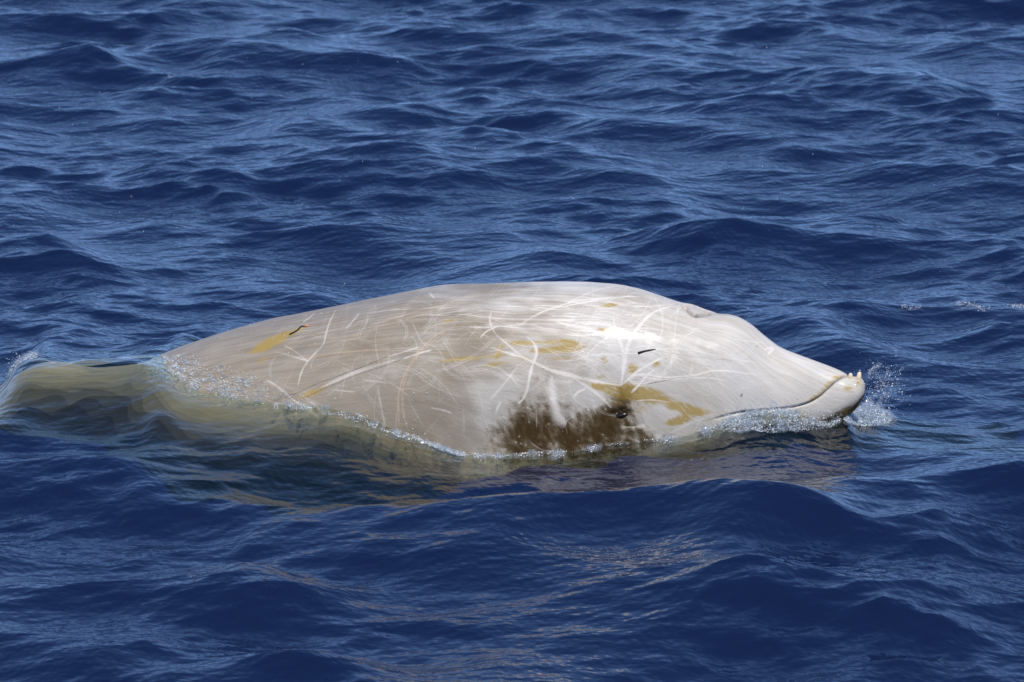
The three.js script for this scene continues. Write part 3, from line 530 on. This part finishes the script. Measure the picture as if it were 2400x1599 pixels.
function swarm(name, label, list) {
  const root = new THREE.Group(); root.name = name; root.userData = { kind: 'stuff', label, category: name.includes('spray') ? 'spray' : 'foam' }; scene.add(root);
  for (const [part, geo, mat, pick] of [['bubble', bubbleGeo, frothMat, (r) => r < 0.0022], ['water_lump', lumpGeo, dropMat, (r) => r >= 0.0022]]) {
    const some = list.filter((l) => pick(l[3])); if (!some.length) continue;
    const o = new THREE.InstancedMesh(geo, mat, some.length), m = new THREE.Matrix4(), q = new THREE.Quaternion(), e = new THREE.Euler();
    some.forEach(([x, y, z, r, flat], i) => { e.set(rnd() * 6, rnd() * 6, rnd() * 6); q.setFromEuler(e); if (flat) q.identity(); m.compose(new THREE.Vector3(x, y, z), q, new THREE.Vector3(r * (0.6 + 1.3 * rnd() ** 2), r * (flat || 0.6 + 0.6 * rnd()), r * (0.6 + 1.3 * rnd() ** 2))); o.setMatrixAt(i, m); });
    o.name = part; o.castShadow = o.receiveShadow = true; o.userData = { kind: 'stuff' }; root.add(o);
  }
}
const size = (lo, hi) => Math.min(hi * 2.0, lo * 0.7 * Math.exp(Math.abs(gauss()) * 0.95));
const polyAt = (rows, f) => { const n = (rows.length - 1) * clamp(f, 0, 0.9999), i = Math.floor(n); return [lerp(rows[i][0], rows[i + 1][0], n - i), lerp(rows[i][1], rows[i + 1][1], n - i)]; };
{ // froth where the water breaks against head and cheek
  const list = [], rows = EDGE_PX.slice(11);
  for (let i = 0; i < 5200; i++) {
    const f = rnd(), [X, Y] = polyAt(rows, f), clump = smoothstep(0.45 + 0.5 * n2(X * 0.016, 3) + 0.35 * n2(X * 0.06, 5), 0.15, 1.0);
    if (rnd() > clump) continue;
    const w = skinWorld(X, Y), out = Math.abs(gauss()) * 0.045 * (0.4 + clump), x = w[0] + gauss() * 0.006, z = w[2] + out, p = water(x, z);
    list.push([x, p[1] + 0.004 + rnd() * 0.014 * clump * Math.exp(-out / 0.03), z, size(0.0013, 0.0062)]);
  }
  const lip = (name, rows, fat, label) => { // the thick glassy rim where the sea rolls against the skin
    const N = 900, R = 12, p = [], ix = [];
    for (let i = 0; i <= N; i++) {
      const [X, Y] = polyAt(rows, i / N), w = skinWorld(X, Y), s = i / N * 40, end = Math.min(1, Math.min(i, N - i) / 40);
      const r = end * fat * Math.max(0.12, 0.55 + 0.75 * n2(s * 0.55, fat * 900) + 0.4 * n2(s * 1.9, 4) + 0.25 * n2(s * 5, 7)), cz = w[2] + r * 0.5, cy = water(w[0], cz)[1] + r * 0.15;
      for (let j = 0; j < R; j++) { const a = j / R * 6.2832, q = r * (1 + 0.35 * n3(s * 2.2, Math.cos(a) * 1.5, Math.sin(a) * 1.5) + 0.2 * n3(s * 6, Math.cos(a) * 2, Math.sin(a) * 2)); p.push(w[0], cy + Math.cos(a) * q * 0.75, cz + Math.sin(a) * q * 1.3); }
      if (i < N) for (let j = 0; j < R; j++) { const a = i * R + j, b = i * R + (j + 1) % R; ix.push(a, b, a + R, b, b + R, a + R); }
    }
    const g = new THREE.BufferGeometry(); g.setAttribute('position', new THREE.Float32BufferAttribute(p, 3)); g.setIndex(ix); g.computeVertexNormals();
    const o = mesh(name, g, dropMat); o.userData = { kind: 'stuff', label, category: 'water rim' };
  };
  lip('water_rim', rows, 0.013, 'glassy rim of water rolling against the whale cheek and jaw');
  lip('flank_water_rim', EDGE_PX.slice(4, 12), 0.009, 'thin glassy rim of water climbing the pale flank');
  swarm('bow_foam', 'sparkling line of froth where the sea breaks along the whale head and cheek', list);
}
{ // froth running off the flank where the water climbs it
  const list = [], rows = EDGE_PX.slice(5, 12);
  for (let i = 0; i < 10000; i++) {
    const f = Math.pow(rnd(), 0.6), [X, Y] = polyAt(rows, f), clump = smoothstep(0.5 + 0.5 * n2(X * 0.014, 13) + 0.4 * n2(X * 0.06, 15), 0.2, 1.0);
    if (rnd() > clump + 0.25 * f * f) continue;
    const w = skinWorld(X, Y), out = 0.01 + rnd() ** 1.1 * (0.04 + 0.22 * f * (1.15 - f)), x = w[0] + gauss() * 0.012, z = w[2] + out, p = water(x, z);
    if (rnd() > 0.42 + 0.9 * n2(x * 14, z * 9) + 0.4 * n2(x * 40, z * 25) + 0.25 * f) continue;
    list.push([x, p[1] + 0.002 + rnd() * 0.008, z, size(0.0012, 0.0055)]);
  }
  swarm('flank_foam', 'glittering froth running down where the sea climbs the pale flank', list);
}
{ // thin froth washing over the back
  const list = [];
  for (let i = 0; i < 14000; i++) {
    const f = rnd(), g = rnd(), [X0, Y0] = polyAt([[326, 850], [385, 888], [440, 925], [540, 948], [740, 972]], f), [X1, Y1] = polyAt([[372, 832], [440, 842], [520, 866], [610, 895], [740, 950]], f);
    const X = lerp(X0, X1, g) + gauss() * 14 + 26 * Math.max(0, n2(X0 * 0.03, 71)), Y = lerp(Y0, Y1, g) + gauss() * 7, clump = 0.45 + 0.5 * n2(X * 0.03, Y * 0.06) + 0.35 * n2(X * 0.11, Y * 0.2);
    if (rnd() > (clump + 0.25 - 0.55 * g) * smoothstep(1 - f, 0, 0.35) || X < 322) continue;
    const [t, phi] = onSkin(X, Y), q = skin(t, phi), w = toWorld(q[0], q[1] + 0.001, q[2]);
    list.push([w[0], w[1] + 0.001 + rnd() * 0.002, w[2], size(0.0009, 0.0042), 0.7]);
  }
  swarm('back_foam', 'thin bubbly froth washing over the whale back behind the ochre stain', list);
}
const heap = (n, X, Y, rx, ry, up, lo, hi) => { const l = []; for (let i = 0; i < n; i++) { const a = rnd() * 6.283, r = Math.sqrt(rnd()), p = onWaterFast(X + Math.cos(a) * r * rx, Y + Math.sin(a) * r * ry); l.push([p.x, p.y + up * (1 - r * r) * rnd() * (0.6 + 0.6 * n2(p.x * 40, p.z * 25)) + 0.002, p.z, size(lo, hi)]); } return l; };
function onWaterFast(X, Y) { const d = ray(X, Y); let s = -eye.y / d.y; for (let i = 0; i < 6; i++) { const p = eye.clone().addScaledVector(d, s), h = water(p.x, p.z, 0.1)[1]; s += 0.8 * ((h - eye.y) / d.y - s); } const p = eye.clone().addScaledVector(d, s); p.y = water(p.x, p.z)[1]; return p; }
swarm('chin_foam', 'churned white foam heap beside the whale chin', [...heap(4200, 2036, 983, 56, 17, 0.07, 0.0013, 0.0065), ...heap(900, 2030, 978, 30, 12, 0.09, 0.0013, 0.006)]);
swarm('splash_foam', 'splashed froth under the whale mouth line', [...heap(900, 1840, 998, 115, 11, 0.035, 0.0013, 0.006), ...heap(500, 1730, 1000, 60, 14, 0.03, 0.0013, 0.0055)]);
{ // foam tumbling off the hump of water
  const l = [];
  for (let i = 0; i < 420; i++) { const f = rnd(), [X, Y] = polyAt([[24, 874], [38, 850], [52, 836], [66, 829], [82, 829]], f), p = onWaterFast(X + gauss() * 6, Y + 6 + Math.abs(gauss()) * 8); l.push([p.x, p.y + rnd() * 0.012, p.z, size(0.0014, 0.006)]); }
  swarm('hump_foam', 'small white foam tumbling off the hump of water over the tail', l);
}
{ const l = [];
  for (let i = 0; i < 700; i++) { const X = 2100 + rnd() * 300, c = n2(X * 0.02, 31) + 0.4 * n2(X * 0.1, 33); if (c < -0.1 + rnd() * 0.5) continue; const p = onWaterFast(X, 716 + 10 * n2(X * 0.012, 8) + gauss() * 3); l.push([p.x, p.y + rnd() * 0.002, p.z, size(0.0013, 0.004), 0.6]); }
  swarm('drifting_foam', 'thin streak of foam drifting behind the whale snout', l);
}
{ // drops clinging to the wet skin
  const l = [];
  for (let i = 0; i < 700; i++) { const X = 420 + rnd() * 1500, Y = 700 + rnd() * 340, [t, phi] = onSkin(X, Y), q = skinPx(t, phi); if (Math.hypot(q[0] - X, q[1] - Y) > 2) continue; const p = skin(t, phi), w = toWorld(p[0], p[1], p[2]), h = water(w[0], w[2])[1]; if (w[1] > h) l.push([w[0], w[1], w[2], 0.0008 + 0.0012 * rnd() ** 3]); }
  swarm('skin_spray', 'tiny bright drops of spray clinging to the wet pale flank', l);
}
{ // spray
  const l = [], put = (X, Y, z, r) => { const d = ray(X, Y), s = (z - eye.z) / d.z, p = eye.clone().addScaledVector(d, s); if (p.y > water(p.x, p.z)[1] + 0.004) l.push([p.x, p.y, p.z, r]); };
  for (let i = 0; i < 420; i++) put(2068 + gauss() * 26, 900 + gauss() * 30, 0.12 + gauss() * 0.08, size(0.001, 0.0052));
  for (let i = 0; i < 70; i++) { const f = rnd(); put(2038 + 26 * f * f + gauss() * 1.5, 885 - 28 * Math.sqrt(f) + gauss() * 1.5, 0.13, size(0.001, 0.0036)); }
  for (let i = 0; i < 520; i++) { const [X, Y] = polyAt([[1690, 985], [1760, 965], [1830, 958], [1900, 972], [1960, 985]], rnd()); put(X + gauss() * 12, Y + gauss() * 11, 0.34 + gauss() * 0.04, size(0.001, 0.0045)); }
  for (let i = 0; i < 60; i++) put(40 + gauss() * 14, 848 + gauss() * 14, -0.45, size(0.001, 0.004));
  for (let i = 0; i < 110; i++) put(rnd() * 2400, 60 + rnd() * 760, -1.5 + rnd() * 1.0, size(0.0007, 0.0032));
  for (let i = 0; i < 60; i++) put(400 + rnd() * 1500, 700 + rnd() * 300, 0.9 + rnd() * 0.2, size(0.0007, 0.002));
  swarm('spray', 'clear drops of spray flying above the sea round the whale', l);
}
renderer.render(scene, camera);
